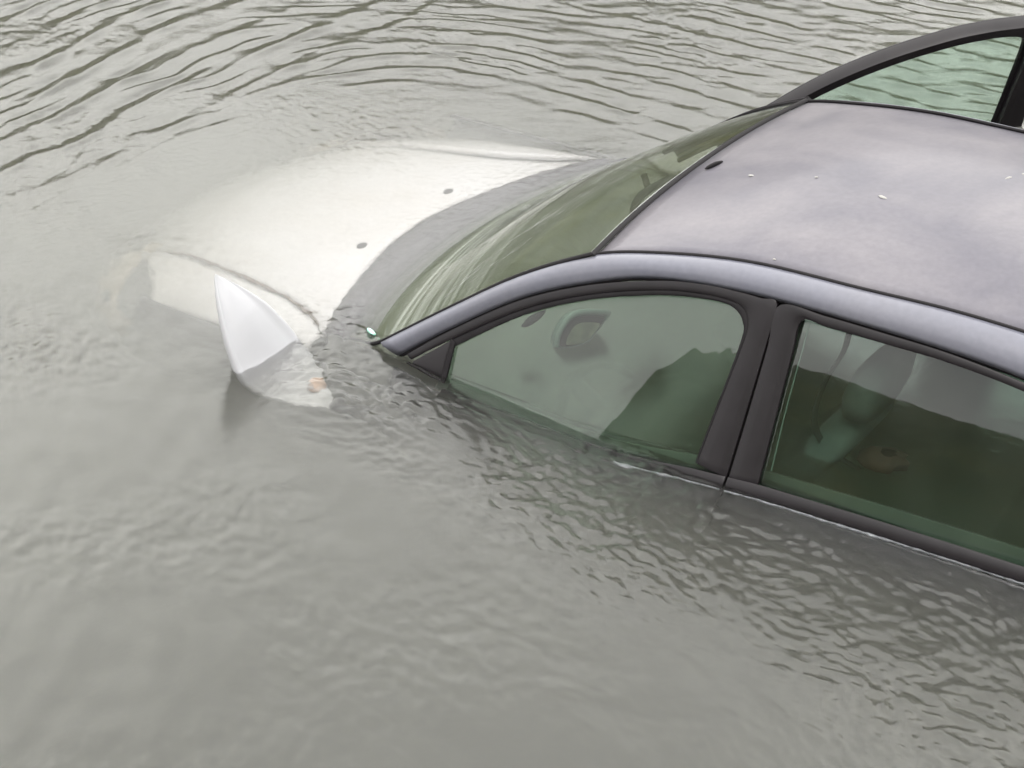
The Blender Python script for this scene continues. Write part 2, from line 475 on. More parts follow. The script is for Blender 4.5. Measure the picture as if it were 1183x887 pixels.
def rear_door(s, gmat=GL_SIDE):
    d = skin('rear_door', lambda z: -1.109 + .08*max(0, -z-.02), lambda z: -2.15, lambda x: belt_z(x) - .045, DOORP, car, s)
    panel('window_frame', R_OUT, R_IN, CHAR, d, s, off=0.000, thick=0.02, n=80)
    win('window_glass', [(-1.17, .420), (-1.26, .423), (-1.4, .427), (-1.57, .429), (-1.75, .419), (-1.93, .394), (-2.05, .358), (-2.12, .30)], -1.175, -2.10, gmat, d, s, -.010, turn=.034)
    xs = np.linspace(-1.109, -2.15, 30)
    panel('belt_trim', [(x, belt_z(x)) for x in xs], [(x, belt_z(x) - .039) for x in xs], CHAR, d, s, off=.006, thick=.012, bulge=.004)
    panel('glass_guide', [(-1.204, .40), (-1.2, .2), (-1.203, .05)], [(-1.208, .40), (-1.204, .2), (-1.207, .05)], GREYP, d, s, off=-.024, thick=.004, n=14)
    panel('door_lining', [(x, belt_z(x) - .005) for x in xs], [(x, -.55) for x in xs], INTER, d, s, off=-.07, thick=.01)
    return d

def waterline_strip(d, s, x0, x1, xf=None):  # bright strip added for the glitter line along the water
    rows = []
    for x in np.linspace(x0, x1, 60):
        zc = belt_z(x) - .038
        y = sideY(x, zc) + .010
        row = []
        for k in range(8):
            t = 2*math.pi*k/8
            q = (x, s*(y + .004*math.cos(t)), zc + .0045*math.sin(t))
            row.append(xf(q) if xf else q)
        rows.append(row)
    V, F = grid(rows, True)
    return build('waterline_strip', V, F, BRIGHT, d)
waterline_strip(front_door(1), 1, -.80, -1.098); waterline_strip(rear_door(1), 1, -1.113, -2.14)
rear_door(-1)
HX, HY, ANG, TLT = -.12, -.77, R(38), R(4)
def swing(p):
    x, y, z = p[0]-HX, p[1]-HY, p[2]
    c, sn = math.cos(ANG), math.sin(ANG)
    x, z = math.cos(TLT)*x + math.sin(TLT)*z, -math.sin(TLT)*x + math.cos(TLT)*z
    return (HX - .10 + c*x - sn*y, HY + sn*x + c*y, z + .08)
fd = front_door(-1, swing, GL_FAR)
fd['label'] = 'open front door on the far side'

# pillars between the doors
for s in (1, -1):
    rows = []
    for k in range(13):
        z = -.6 + k*(1.03)/12; y = sideY(0, max(z, -.05)) - .035
        rows.append([(-1.06, s*y, z), (-1.06, s*(y-.05), z), (-1.17, s*(y-.05), z), (-1.17, s*y, z)])
    V, F = grid(rows, True); F += [(0, 1, 2, 3), (48, 49, 50, 51)]
    build('door_pillar', V, F, INTER, car, smooth=False)

# ---- front end under water
def bonnet_half(x):
    return float(np.interp(x, [.15, .21, .30, .44, .63, .9, 1.2], [.72, .700, .640, .580, .535, .490, .455]))
def bonnet_z(x):
    return float(np.interp(x, [.2, .4, .7, .88, 1.0, 1.1, 1.2, 1.28], [-.082, -.090, -.128, -.172, -.225, -.30, -.40, -.52]))
rows = []
for i in range(45):
    u = i/44; row = []
    for j in range(41):
        v = -1 + 2*j/40
        e = 1 - v*v
        x = (.205 + .180*e)*(1-u) + (1.17 + .08*e)*u
        h = bonnet_half(x) - .004
        y = h*v
        z = bonnet_z(x - .10*(e - .6)*u) - .022*v*v*v*v - .006*v*v
        row.append((x, y, z))
    rows.append(row)
V, F = grid(rows)
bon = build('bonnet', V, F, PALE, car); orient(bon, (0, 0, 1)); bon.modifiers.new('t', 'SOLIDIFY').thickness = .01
# silt lying in the shut line of the bonnet
xs = np.linspace(.25, .98, 40)
rr = random.Random(3)
V, F = tube([(x, bonnet_half(x), bonnet_z(x) - .022) for x in xs], [.004 + .006*abs(math.sin(i*.21 + 1))*rr.uniform(.6, 1.2) for i in range(40)], 6)
build('bonnet_gap', V, F, SILT, car)
# washer jets
for y in (.21, -.25):
    x = .44
    rows = [[(x + r*.014*math.cos(t*math.pi/6), y + r*.022*math.sin(t*math.pi/6), bonnet_z(x) + .0 + h) for t in range(12)] for h, r in ((-.008, 1), (.006, .9), (.009, .3))]
    V, F = grid(rows, True); F.append(tuple(range(24, 36)))
    build('washer_jet', V, F, RUB, bon)
for s in (1, -1):
    rows = []
    for i in range(33):
        u = i/32
        x = .205 + u*(.80 - .205)
        hi = bonnet_half(x) + .004
        ye = .785 - .03*max(0, x-.3)
        xc = x + .10*u
        row = []
        for k in range(9):
            t = k/8
            y = hi*(1-t) + ye*t
            z = bonnet_z(x + .30*u*(1-t)**1.5 + .06*u*t) - .034 + .016*math.sin(math.pi*min(1, t*1.0)) + (.012 if s > 0 else .040)*math.exp(-((t-.12)/.12)**2) - (.018 if s > 0 else .055)*t*t - .02*u*t - (0 if s > 0 else .06)*u*u
            xx = x + .30*u*(1-t)**1.5
            hi2 = bonnet_half(xx) + .004
            yy = hi2*(1-t) + ye*t
            row.append((xx, s*yy, z))
        rows.append(row)
    V, F = grid(rows)
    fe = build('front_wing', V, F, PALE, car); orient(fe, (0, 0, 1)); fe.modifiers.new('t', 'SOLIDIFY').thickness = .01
    skin('wing_side', lambda z: -.095, lambda z: .80 + .25*max(0, -z-.2), lambda x: -.145 - .02*x, DOORP, fe, s)
    # headlamp lens, wrapping round the corner
    rows = []
    for i in range(15):
        u = i/14; row = []
        for k in range(11):
            t = k/10
            ang = R(-8 + 98*t)
            x = .86 + (.30)*math.cos(ang)*(.55+.45*u) - .0 + .02
            y = .47 + .34*math.sin(ang)
            z = -.275 - .13*u - .03*math.sin(math.pi*t)*0 - .05*t
            row.append((x - .05*t, s*y, z))
        rows.append(row)
    V, F = grid(rows)
    build('headlamp', V, F, LENS, car)
    V, F = merge([rbox(.93, s*.58, -.44, .24, .30, .18)])
    build('headlamp_bowl', V, F, COWLM, car, bevel=.03)
# bumper
rows = []
for i in range(25):
    v = -1 + 2*i/24; row = []
    for k in range(9):
        t = k/8
        row.append((1.30 - .45*abs(v)**3.2 + .06*math.sin(math.pi*t), .84*v*(1 - .02*t), -.50 - .30*t))
    rows.append(row)
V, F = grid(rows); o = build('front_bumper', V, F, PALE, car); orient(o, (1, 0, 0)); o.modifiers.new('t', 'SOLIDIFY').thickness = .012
# scuttle between screen and bonnet
rows = []
for j in range(41):
    v = -1 + 2*j/40; e = 1 - v*v
    p = ws_pt(0.06, v); q = (.203 + .182*e, .71*v, -.098 - .006*v*v)
    rows.append([(p[0]+.0, p[1], p[2]-.012), (p[0]*.6+q[0]*.4, p[1]*.6+q[1]*.4, -.050), (q[0]-.03, q[1], -.078), (q[0]-.004, q[1], -.098), (q[0], q[1], -.16)])
V, F = grid(rows); o = build('scuttle_panel', V, F, COWLM, car); orient(o, (0, 0, 1)); o.modifiers.new('t', 'SOLIDIFY').thickness = .01

# ---- rear end (mostly beyond the frame)
rows = []
for i in range(15):
    u = i/14; row = []
    for j in range(21):
        v = -1 + 2*j/20
        p = interp([(-2.36, .565, .482), (-2.6, .585, .40), (-2.85, .625, .22), (-3.0, .67, .07)], u)
        e = 1-v*v
        row.append((p[0] - .05*e, p[1]*v, p[2] + .03*e*(1-u)))
    rows.append(row)
V, F = grid(rows); o = build('rear_screen', V, F, GL_SIDE, car); orient(o, (-.6, 0, .7)); o.modifiers.new('t', 'SOLIDIFY').thickness = .004
for s in (1, -1):
    skin('rear_wing', lambda z: -2.155, lambda z: -3.3, lambda x: .055, PAINT, car, s)
rows = []
for i in range(17):
    u = i/16; row = []
    for j in range(17):
        v = -1 + 2*j/16
        x, z = interp([(-2.98, .07, 0), (-3.15, .055, 0), (-3.28, .03, 0), (-3.36, -.05, 0), (-3.40, -.3, 0), (-3.36, -.6, 0)], u)[:2]
        row.append((x - .07*(1-v*v)*u, .74*v, z + .015*(1-v*v)*(1-u)))
    rows.append(row)
V, F = grid(rows); o = build('boot_lid', V, F, PAINT, car); orient(o, (-1, 0, .5)); o.modifiers.new('t', 'SOLIDIFY').thickness = .01
for s in (1, -1):   # fills behind the rear side window
    panel('quarter_panel', [(-2.2, .32), (-2.19, .2), (-2.15, .04)], [(-2.40, .25), (-2.52, .12), (-2.62, -.03)], SKYTINT, car, s, off=-.004, thick=.02, n=14)

# ---- cabin
V, F = rbox(-1.3, 0, -.72, 2.9, 1.5, .04); build('cabin_floor', V, F, INTER, car, smooth=False)
rows = []
for j in range(25):
    v = -1 + 2*j/24; e = 1-v*v
    rows.append([(.10 + .11*e, .70*v, -.095), (-.05 + .06*e, .71*v, -.075), (-.22, .71*v, -.085), (-.34, .71*v, -.12), (-.40, .71*v, -.22), (-.36, .71*v, -.5)])
V, F = grid(rows); o = build('dashboard', V, F, DASHM, car); orient(o, (0, 0, 1)); o.modifiers.new('t', 'SOLIDIFY').thickness = .02
# steering wheel (left-hand drive), nearly drowned
ring = []
cx, cy, cz = -.50, .36, -.36
for k in range(33):
    t = 2*math.pi*k/32
    ring.append((cx + .18*math.sin(t)*math.sin(R(25)), cy + .18*math.cos(t), cz + .18*math.sin(t)*math.cos(R(25)) - .05))
V1 = tube(ring, .014, 8, False); V2 = tube([(cx, cy-.17, cz-.05), (cx+.02, cy, cz-.06), (cx, cy+.17, cz-.05)], .016, 8); V3 = tube([(cx+.01, cy, cz-.05), (-.30, cy, -.22)], .03, 10)
V, F = merge([V1, V2, V3]); build('steering_wheel', V, F, RUB, car)
# instrument hood standing out of the water behind the wheel
nrm = np.array([-.7, .5, .4]); nrm /= np.linalg.norm(nrm)
CL = [(-.397, .46, -.003), (-.392, .44, .032), (-.399, .401, .068), (-.415, .369, .08), (-.45, .325, .075), (-.478, .296, .062), (-.472, .322, .039), (-.457, .376, -.001), (-.437, .412, -.013), (-.415, .444, -.013)]
def shrink(P, k, off, d):
    c = np.mean(np.array(P), 0)
    return [c + (np.array(p)-c)*k + nrm*d + np.array(off) for p in P]
CLD = [interp(CL + CL[:1], i/60) for i in range(60)]
V, F = grid([shrink(CLD, .9, (0, 0, 0), -.05), shrink(CLD, 1, (0, 0, 0), -.01), shrink(CLD, 1, (0, 0, 0), 0), shrink(CLD, .97, (0, 0, 0), .004), shrink(CLD, .86, (-.006, .004, -.004), .001), shrink(CLD, .80, (-.008, .003, -.006), -.015)], True)
F.append(tuple(range(60)))
cl = build('instrument_hood', V, F, GREYP, car)
V = shrink(CLD, .80, (-.008, .003, -.006), -.0135); build('hood_lip', V, [tuple(range(60))], RUB, cl, smooth=False)
V = shrink(CLD, .60, (-.010, .0, -.014), -.009); build('dial_face', V, [tuple(range(60))], DIAL, cl, smooth=False)
VT = [(-.336, .536, .079), (-.345, .507, .101), (-.369, .466, .109), (-.365, .486, .09), (-.349, .521, .076)]
VTD = [interp(VT + VT[:1], i/30) for i in range(30)]
V, F = grid([shrink(VTD, .3, (0, 0, 0), -.02), shrink(VTD, .8, (0, 0, 0), -.012), shrink(VTD, 1, (0, 0, 0), 0), shrink(VTD, .9, (0, 0, 0), .006), shrink(VTD, .3, (0, 0, 0), .009)], True)
build('air_vent', V, F, RUB, car)
# rear-view mirror hung from the screen
def imirror():
    ca = np.array([-.46, .03, .30])
    ax = np.array([.10, 1.0, -.02]); ax /= np.linalg.norm(ax)          # along the mirror
    nr = np.array([-1.0, .22, -.15]); nr -= ax*(nr@ax); nr /= np.linalg.norm(nr)   # looks back
    up = np.cross(nr, ax); up = up if up[2] > 0 else -up
    def sec(d, sc_):
        out = []
        for k in range(28):
            t = 2*math.pi*k/28
            c_, s_ = math.cos(t), math.sin(t)
            w = .115*abs(c_)**.6*(1 if c_ > 0 else -1); h = .045*abs(s_)**.6*(1 if s_ > 0 else -1)
            out.append(ca + ax*w*sc_ + up*h*sc_ + nr*d)
        return out
    V, F = grid([sec(.004, .93), sec(.006, .98), sec(0, 1.0), sec(-.02, .93), sec(-.035, .6), sec(-.038, .05)], True)
    m = build('rear_view_mirror', V, F, RUB, car)
    V = sec(.0035, .94); build('mirror_glass', V, [tuple(range(28))], MIRR, m, smooth=False)
    V, F = tube([ca - nr*.03, ca + np.array([.05, 0, .06])], .01, 8); build('mirror_stalk', V, F, RUB, m)
imirror()
for s in (1, -1):   # sun visors
    V, F = rbox(-.66, s*.33, .405, .15, .36, .018); build('sun_visor', V, F, HEADL, car, bevel=.008)
# seats
def cushion(rows_spec):
    rows = []
    for (c, w, d, tilt) in rows_spec:
        row = []
        for k in range(24):
            t = 2*math.pi*k/24
            cx_, sx_ = math.cos(t), math.sin(t)
            row.append((c[0] + d*abs(sx_)**.6*(1 if sx_ > 0 else -1), c[1] + w*abs(cx_)**.5*(1 if cx_ > 0 else -1), c[2] + tilt*sx_))
        rows.append(row)
    V, F = grid(rows, True); F += [tuple(range(24)), tuple(range(len(rows)*24-24, len(rows)*24))]
    return V, F
for s in (1, -1):
    y = .36*s
    V, F = cushion([((-.62, y, -.40), .23, .02, 0), ((-.66, y, -.36), .25, .10, .0), ((-.85, y, -.38), .25, .28, 0), ((-.86, y, -.48), .25, .28, 0), ((-.86, y, -.55), .22, .24, 0)])
    seat = build('front_seat', V, F, SEATM, car)
    V, F = cushion([((-1.06, y, -.45), .21, .06, 0), ((-1.09, y, -.35), .235, .075, 0), ((-1.18, y, -.15), .23, .07, 0), ((-1.24, y, .00), .20, .06, 0), ((-1.26, y, .045), .16, .045, 0), ((-1.265, y, .055), .10, .02, 0)])
    build('backrest', V, F, SEATM, seat)
    V, F = cushion([((-1.285, y, .075), .08, .02, 0), ((-1.29, y, .085), .115, .045, 0), ((-1.30, y, .14), .135, .055, 0), ((-1.315, y, .205), .125, .05, 0), ((-1.325, y, .235), .09, .032, 0), ((-1.325, y, .242), .05, .01, 0)])
    build('headrest', V, F, SEATM, seat)
    for q in (-.05, .05):
        V, F = tube([(-1.26, y+q, .03), (-1.29, y+q, .11)], .006, 8)
        build('headrest_post', V, F, RUB, seat)
V, F = cushion([((-1.95, 0, -.32), .55, .30, 0), ((-1.95, 0, -.28), .60, .30, 0), ((-1.98, 0, -.30), .60, .30, 0), ((-2.0, 0, -.5), .58, .28, 0)])
rb = build('rear_bench', V, F, SEATM, car)
V, F = cushion([((-2.25, 0, -.40), .58, .08, 0), ((-2.30, 0, -.2), .62, .08, 0), ((-2.42, 0, .06), .60, .06, 0), ((-2.45, 0, .12), .54, .03, 0)])
build('backrest', V, F, SEATM, rb)
V, F = rbox(-2.72, 0, -.02, .5, 1.24, .03); build('parcel_shelf', V, F, INTER, car, smooth=False)
# seat belt hanging at the near pillar, and its red buckle
pts = dense([(-1.30, .575, .40), (-1.285, .56, .33), (-1.24, .55, .22), (-1.22, .54, .10), (-1.25, .50, .0), (-1.32, .44, -.12)], 20)
rows = [[(p[0]-.02, p[1], p[2]), (p[0]-.02, p[1]+.003, p[2]), (p[0]+.02, p[1]+.012, p[2]), (p[0]+.02, p[1]+.009, p[2])] for p in pts]
rows = [[(p[0]-.004, p[1], p[2]), (p[0]+.004, p[1]+.02, p[2]), (p[0]+.005, p[1]+.0195, p[2]), (p[0]-.003, p[1]-.0005, p[2])] for p in pts]
V, F = grid(rows, True); build('seat_belt', V, F, BELT, car)
rows = []
for (c, w, d) in [((-1.36, .47, -.02), .02, .02), ((-1.38, .48, .0), .06, .05), ((-1.40, .48, .025), .05, .045), ((-1.40, .48, .035), .02, .02)]:
    rows.append([(c[0] + w*math.cos(k*math.pi/7)*(1+.25*math.sin(3*k)), c[1] + d*math.sin(k*math.pi/7), c[2]) for k in range(14)])
V, F = grid(rows, True); build('seat_cover_trim', V, F, REDM, car)

# ---- near door mirror, knocked forward
LEFT = [(.299, 1.044, .262), (.295, 1.048, .245), (.277, 1.062, .192), (.255, 1.072, .126), (.231, 1.076, .057), (.211, 1.072, -.002), (.185, 1.066, -.065), (.135, 1.04, -.125), (.06, 1.00, -.155), (-.02, .965, -.16)]
RIGHT = [(.298, 1.043, .262), (.285, 1.008, .233), (.269, .969, .198), (.252, .932, .160), (.234, .895, .115), (.200, .840, .020), (.165, .832, -.060), (.11, .850, -.115), (.04, .895, -.14), (-.01, .945, -.155)]
rows = []
NSM = 60
la, ra = dense(LEFT, NSM), dense(RIGHT, NSM)
for i in range(NSM):
    l, r = la[i], ra[i]
    w = r - l; wl = np.linalg.norm(w)
    fn = np.array([-.62, .30, .45]); fn /= np.linalg.norm(fn)      # out of the visible face
    wd = w/max(wl, 1e-6); fn = fn - wd*(fn@wd); fn /= np.linalg.norm(fn)
    g = min(1, wl/.16)
    row = []
    for t in (0, .012, .03, .06, .1, .2, .35, .5, .65, .8, .9, .94, .97, .988, 1):     # visible face with a raised rim
        rim = .006*math.exp(-((t-.03)/.03)**2) + .006*math.exp(-((t-.955)/.04)**2)
        row.append(l + w*t + fn*((.016*math.sin(math.pi*t) + rim)*g))
    for t in (.96, .85, .7, .5, .3, .15, .04):    # back of the housing
        row.append(l + w*(t - .10*(1-t)*math.sin(math.pi*t)**.5) - fn*(.062*math.sin(math.pi*t)**.6*g))
    rows.append(row)
V, F = grid(rows, True)
m = len(rows[0]); F += [tuple(range(m)), tuple(range((NSM-1)*m, NSM*m))]
MIRW = simple('mirror_paint', (0.37, 0.37, 0.39), 0.3, coat=0.4, var=0.03, scale=8)
dm = build('door_mirror', V, F, MIRW, car)
dm['label'] = 'wing mirror housing knocked forward, its tip above the water'
rows = []
for k in range(9):
    t = k/8; r = .030*math.sin(math.pi*(.06+.88*t))
    c = np.array([.085 - .05*t, .905 + .03*t, -.108 - .012*t])
    rows.append([c + np.array([.3*r*math.cos(q*math.pi/6), .9*r*math.cos(q*math.pi/6), .55*r*math.sin(q*math.pi/6)]) for q in range(12)])
V, F = grid(rows, True); build('indicator', V, F, ORANGE, dm)
V, F = tube(dense([(-.02, .955, -.13), (-.09, .92, -.17), (-.15, .87, -.18), (-.20, .80, -.17)], 14), [.03]*5 + [.034]*9, 14)
build('mirror_arm', V, F, CHAR, dm)

# ------------------------------------------------------------------ water
rng = np.random.default_rng(5)
PERM = rng.permutation(256)
GA = rng.uniform(0, 2*np.pi, 256)
GX, GY = np.cos(GA), np.sin(GA)
def perlin(x, y):
    xi = np.floor(x).astype(np.int64); yi = np.floor(y).astype(np.int64)
    xf, yf = x-xi, y-yi
    u = xf*xf*xf*(xf*(xf*6-15)+10); v = yf*yf*yf*(yf*(yf*6-15)+10)
    def g(a, b):
        h = PERM[(PERM[(xi+a) & 255] + yi + b) & 255]
        return GX[h]*(xf-a) + GY[h]*(yf-b)
    n0 = g(0, 0)*(1-u) + g(1, 0)*u; n1 = g(0, 1)*(1-u) + g(1, 1)*u
    return (n0*(1-v) + n1*v)*1.5
def sstep(a, b, x):
    t = np.clip((x-a)/(b-a), 0, 1); return t*t*(3-2*t)
def axis(lo, hi, step, far):
    a = list(np.arange(lo, hi+1e-6, step))
    s = step; p = a[-1]; up = []
    while p < far: s *= 1.16; p += s; up.append(p)
    s = step; p = a[0]; dn = []
    while p > -far: s *= 1.16; p -= s; dn.append(p)
    return np.array(dn[::-1] + a + up)
ax_, ay_ = axis(-2.5, 2.95, .006, 90), axis(-3.15, 2.8, .006, 90)
X, Y = np.meshgrid(ax_, ay_, indexing='ij')

def water_h(X, Y):
    near = np.exp(-(np.maximum(0, np.hypot(X-.3, Y) - 4.5)/3)**2)
    # distance from the drowned car, as a rounded box
    qx = np.abs(X + 1.0) - 1.75; qy = np.abs(Y) - .42
    d = np.hypot(np.maximum(qx, 0), np.maximum(qy, 0)) + np.minimum(np.maximum(qx, qy), 0) - .35
    w1 = perlin(X*1.1+3, Y*1.1+7); w2 = perlin(X*3.1+11, Y*3.1-2); w3 = perlin(X*7.3, Y*7.3+31)
    far_side = sstep(.9, -.5, Y - .55*(X-1.0))          # ahead of and beyond the car
    # long crests that bend round the bow, straightening further out
    dd = d + .05*w1 + .022*w2 + .007*w3
    calm = 1 - .5*sstep(.9, -.2, X)*sstep(-.6, -1.3, Y)
    ahead = sstep(1.15, 1.6, X + .25*Y*0)
    env = np.clip(perlin(X*2.2+20, Y*2.2+4)*1.0 + .60, 0.05, 1.2)*np.clip(perlin(X*5+2, Y*5+40)*.9+.75, 0.15, 1.3)
    ph = 2*np.pi*dd/.135
    h = (1-ahead)*far_side*calm*env*-.0042*np.sin(ph + .85*np.sin(ph+.3))*sstep(.0, .30, d)
    xx = X + .10*Y*Y*0 + .07*w1 + .030*perlin(X*2.4+5, Y*2.0-12) + .008*w3
    ph = 2*np.pi*xx/.18
    env3 = np.clip(perlin(X*2.0+70, Y*1.4+4)*1.1 + .72, 0.08, 1.3)*np.clip(perlin(X*5+22, Y*4+40)*.9+.75, 0.2, 1.3)
    brk = np.clip(perlin(X*8+3, Y*6+60)*1.5 + .85, .12, 1.25)
    h = h*brk
    h += brk*ahead*far_side*env3*-.0068*np.sin(ph + .85*np.sin(ph+.3))
    dd2 = d + .10*perlin(X*1.6-9, Y*1.6+2) + .02*perlin(X*6-9, Y*6+2) + .22*(X*.25 - Y*.12)
    ph2 = 2*np.pi*dd2/.095
    env2 = np.clip(perlin(X*3.2-20, Y*3.2+14)*1.2 + .25, 0, 1.2)
    h += far_side*calm*env2*-.0017*np.sin(ph2 + .8*np.sin(ph2))*sstep(.02, .4, d)
    # tiny ripples where the current runs over the back of the bonnet
    hb = np.exp(-((X-.335+.15*(Y/.7)**2)/.05)**2)*(np.abs(Y) < .85)
    h += hb*(.0007*perlin(X*62, Y*38) + .0001*perlin(X*22+4, Y*16))
    # wind ripples on the far water
    xa = X*.87 + Y*.5; ya = -X*.5 + Y*.87
    h += .0016*sstep(-.2, -1.6, Y)*perlin(xa*7, ya*17)
    h += .0009*perlin(X*9+5, Y*9-3)*far_side*sstep(.0, .4, d)
    # quiet near water
    xq = X*.75 - Y*.66; yq = X*.66 + Y*.75
    h += .0014*perlin(xq*3.4+50, yq*6.5+3)*(1-far_side) + .0011*perlin(xq*9, yq*15+9)*(1-far_side)*sstep(0, .2, d)
    h += (.0008*perlin(xq*20+7, yq*30+1) + .0008*perlin(xq*26+3, yq*60+8))*(1-.4*far_side)*np.clip(.6+2.2*perlin(X*1.5+7, Y*1.9+1), .08, 2.0)
    # wake and chop alongside the doors
    wk = sstep(.55, -.35, X)*np.exp(-((Y - .98 - .10*np.maximum(0, -X-.6))/(.16 + .10*np.clip(-X, 0, 2)))**2)*sstep(.55, .78, Y)
    wp = .05*w2
    xa = X*.92 - Y*.38 + wp; ya = X*.38 + Y*.92 + wp
    h += wk*np.clip(.9+1.1*perlin(X*3.3+1, Y*4+8), .15, 1.8)*(.0022*perlin(xa*8+1, ya*15+5) + .0040*perlin(xa*21+9, ya*36) + .0026*perlin(xa*44, ya*70))
    mk = np.exp(-((X-.10)**2 + (Y-.97)**2)/.15**2)
    h += mk*(.0026*perlin(X*24, Y*24+5) + .0019*perlin(X*50+3, Y*50))
    # draw-down alongside the front door, heap against the screen
    drop = np.interp(-X, [-.5, .1, .26, .45, .75, 1.1, 1.5, 1.9, 2.6], [0, .02, .014, 0.006, -.010, -.004, .010, .020, .016])
    h += drop*np.exp(-((Y-.80)/.26)**2)*sstep(.5, .76, Y)
    h += .011*np.exp(-((X-.10)/.20)**2)*np.exp(-(Y/.70)**4)
    # rim of water creeping up the door
    men = np.exp(-np.abs(Y-.806)/.006)*(Y > .78)*sstep(-.62, -.85, X)
    h += .0035*men*(1 + .8*perlin(X*55, Y*8))
    wi = sstep(.14, .02, X)*sstep(.0, -.02, np.abs(Y) - sidew(X))*(X > -3.0)
    hi = .011*np.exp(-((X-.10)/.20)**2)*np.exp(-(Y/.70)**4) + .0006*perlin(X*5+8, Y*5) + .0002*perlin(X*16, Y*16)
    h = h*(1-wi) + hi*wi
    return h*near + (1-near)*.004*perlin(X*1.7, Y*1.7)
def sidew(X):
    return np.where(X > -.1, .70, .765)
Z = water_h(X, Y)
nx, ny = X.shape
co = np.stack([X, Y, Z], -1).reshape(-1, 3).astype(np.float32)
idx = np.arange(nx*ny).reshape(nx, ny)
fc = np.stack([idx[:-1, :-1], idx[1:, :-1], idx[1:, 1:], idx[:-1, 1:]], -1).reshape(-1, 4).astype(np.int32)
me = bpy.data.meshes.new('water')
me.vertices.add(len(co)); me.vertices.foreach_set('co', co.ravel())
me.loops.add(fc.size); me.loops.foreach_set('vertex_index', fc.ravel())
me.polygons.add(len(fc)); me.polygons.foreach_set('loop_start', np.arange(0, fc.size, 4, dtype=np.int32))
me.polygons.foreach_set('loop_total', np.full(len(fc), 4, dtype=np.int32))
me.polygons.foreach_set('use_smooth', np.ones(len(fc), dtype=bool))
me.update(); me.validate()
water = bpy.data.objects.new('water', me); COL.objects.link(water); water['kind'] = 'structure'

m, nt, out = nodes('muddy_water')
b = N(nt, 'ShaderNodeBsdfPrincipled')
b.inputs['Base Color'].default_value = (1, 1, 1, 1); b.inputs['Roughness'].default_value = 0.0
b.inputs['IOR'].default_value = 1.333; b.inputs['Transmission Weight'].default_value = 1.0
tc = N(nt, 'ShaderNodeTexCoord')
n1 = N(nt, 'ShaderNodeTexNoise', Scale=48.0, Detail=6.0, Roughness=0.68, Distortion=0.8)
nt.links.new(tc.outputs['Object'], n1.inputs['Vector'])
bp = N(nt, 'ShaderNodeBump', Strength=0.30, Distance=0.002)
nt.links.new(n1.outputs['Fac'], bp.inputs['Height']); nt.links.new(bp.outputs[0], b.inputs['Normal'])
nt.links.new(b.outputs[0], out.inputs['Surface'])
vs = N(nt, 'ShaderNodeVolumeScatter', Density=1.2, Anisotropy=0.0); vs.inputs[0].default_value = (0.90, 0.895, 0.85, 1)
va = N(nt, 'ShaderNodeVolumeAbsorption', Density=2.8); va.inputs[0].default_value = (0.33, 0.335, 0.25, 1)
ad = N(nt, 'ShaderNodeAddShader')
nt.links.new(vs.outputs[0], ad.inputs[0]); nt.links.new(va.outputs[0], ad.inputs[1]); nt.links.new(ad.outputs[0], out.inputs['Volume'])
me.materials.append(m)

# riverbed and banks, one terrain sheet; the banks show only as mirror images in glass and ripples
MUD = simple('mud', (0.10, 0.085, 0.06), 0.95, var=0.3, scale=1.5)
m, nt, out = nodes('bank_greenery')
b = N(nt, 'ShaderNodeBsdfPrincipled', Roughness=0.9)
tc = N(nt, 'ShaderNodeTexCoord')
n1 = N(nt, 'ShaderNodeTexNoise', Scale=0.9, Detail=8.0, Roughness=0.7)
nt.links.new(tc.outputs['Object'], n1.inputs['Vector'])
rp = ramp(nt, n1.outputs['Fac'], [(0.3, (0.012, 0.016, 0.003)), (0.55, (0.036, 0.040, 0.006)), (0.75, (0.080, 0.076, 0.014))])
nt.links.new(rp.outputs[0], b.inputs['Base Color'])
nt.links.new(b.outputs[0], out.inputs[0])
rows = []
NA = 1800
radii = [0.01, 4, 8, 10, 11, 12, 13, 14, 15.5, 17, 19, 22, 30, 60, 110]
for r in radii:
    row = []
    for k in range(NA):
        a = 360*k/NA
        aw = (a + 180) % 360 - 180        # -180..180, 0 = straight ahead of the car, +90 = near side
        rag = float(perlin(np.array([a*.22]), np.array([3.3]))[0]*.5 + perlin(np.array([a*.8]), np.array([9.1]))[0]*.35 + perlin(np.array([a*2.5]), np.array([r*.3]))[0]*.22 + perlin(np.array([a*1.3]), np.array([5.7]))[0]*.25*(66 < aw < 73))
        top = float(np.interp(aw, [-180, -150, -120, -80, -50, -20, 10, 30, 50, 66, 67.5, 68.3, 69.8, 71.5, 75, 100, 140, 180],
                              [3.0, 3.0, 3.4, 5.0, 5.6, 5.2, 2.5, 0.4, 0.1, 0.1, 1.5, 2.7, 3.7, 4.1, 4.25, 4.25, 3.6, 3.0]))
        rise = float(np.interp(r, [10, 11, 15.5, 17, 19], [0, .12, .9, 1.0, 1.0]))
        z = -1.6 + 1.7*float(np.interp(r, [8, 11], [0, 1])) + rise*(top + rag*(.9 if aw < 20 else .08 if aw < 66 else .75 if aw < 73 else .12))
        row.append((r*math.cos(R(a)) - .8, r*math.sin(R(a)), z))
    rows.append(row)
V, F = grid(rows, True)
bank = build('river_bank', V, F, m, None); bank['kind'] = 'structure'
bank.data.update()

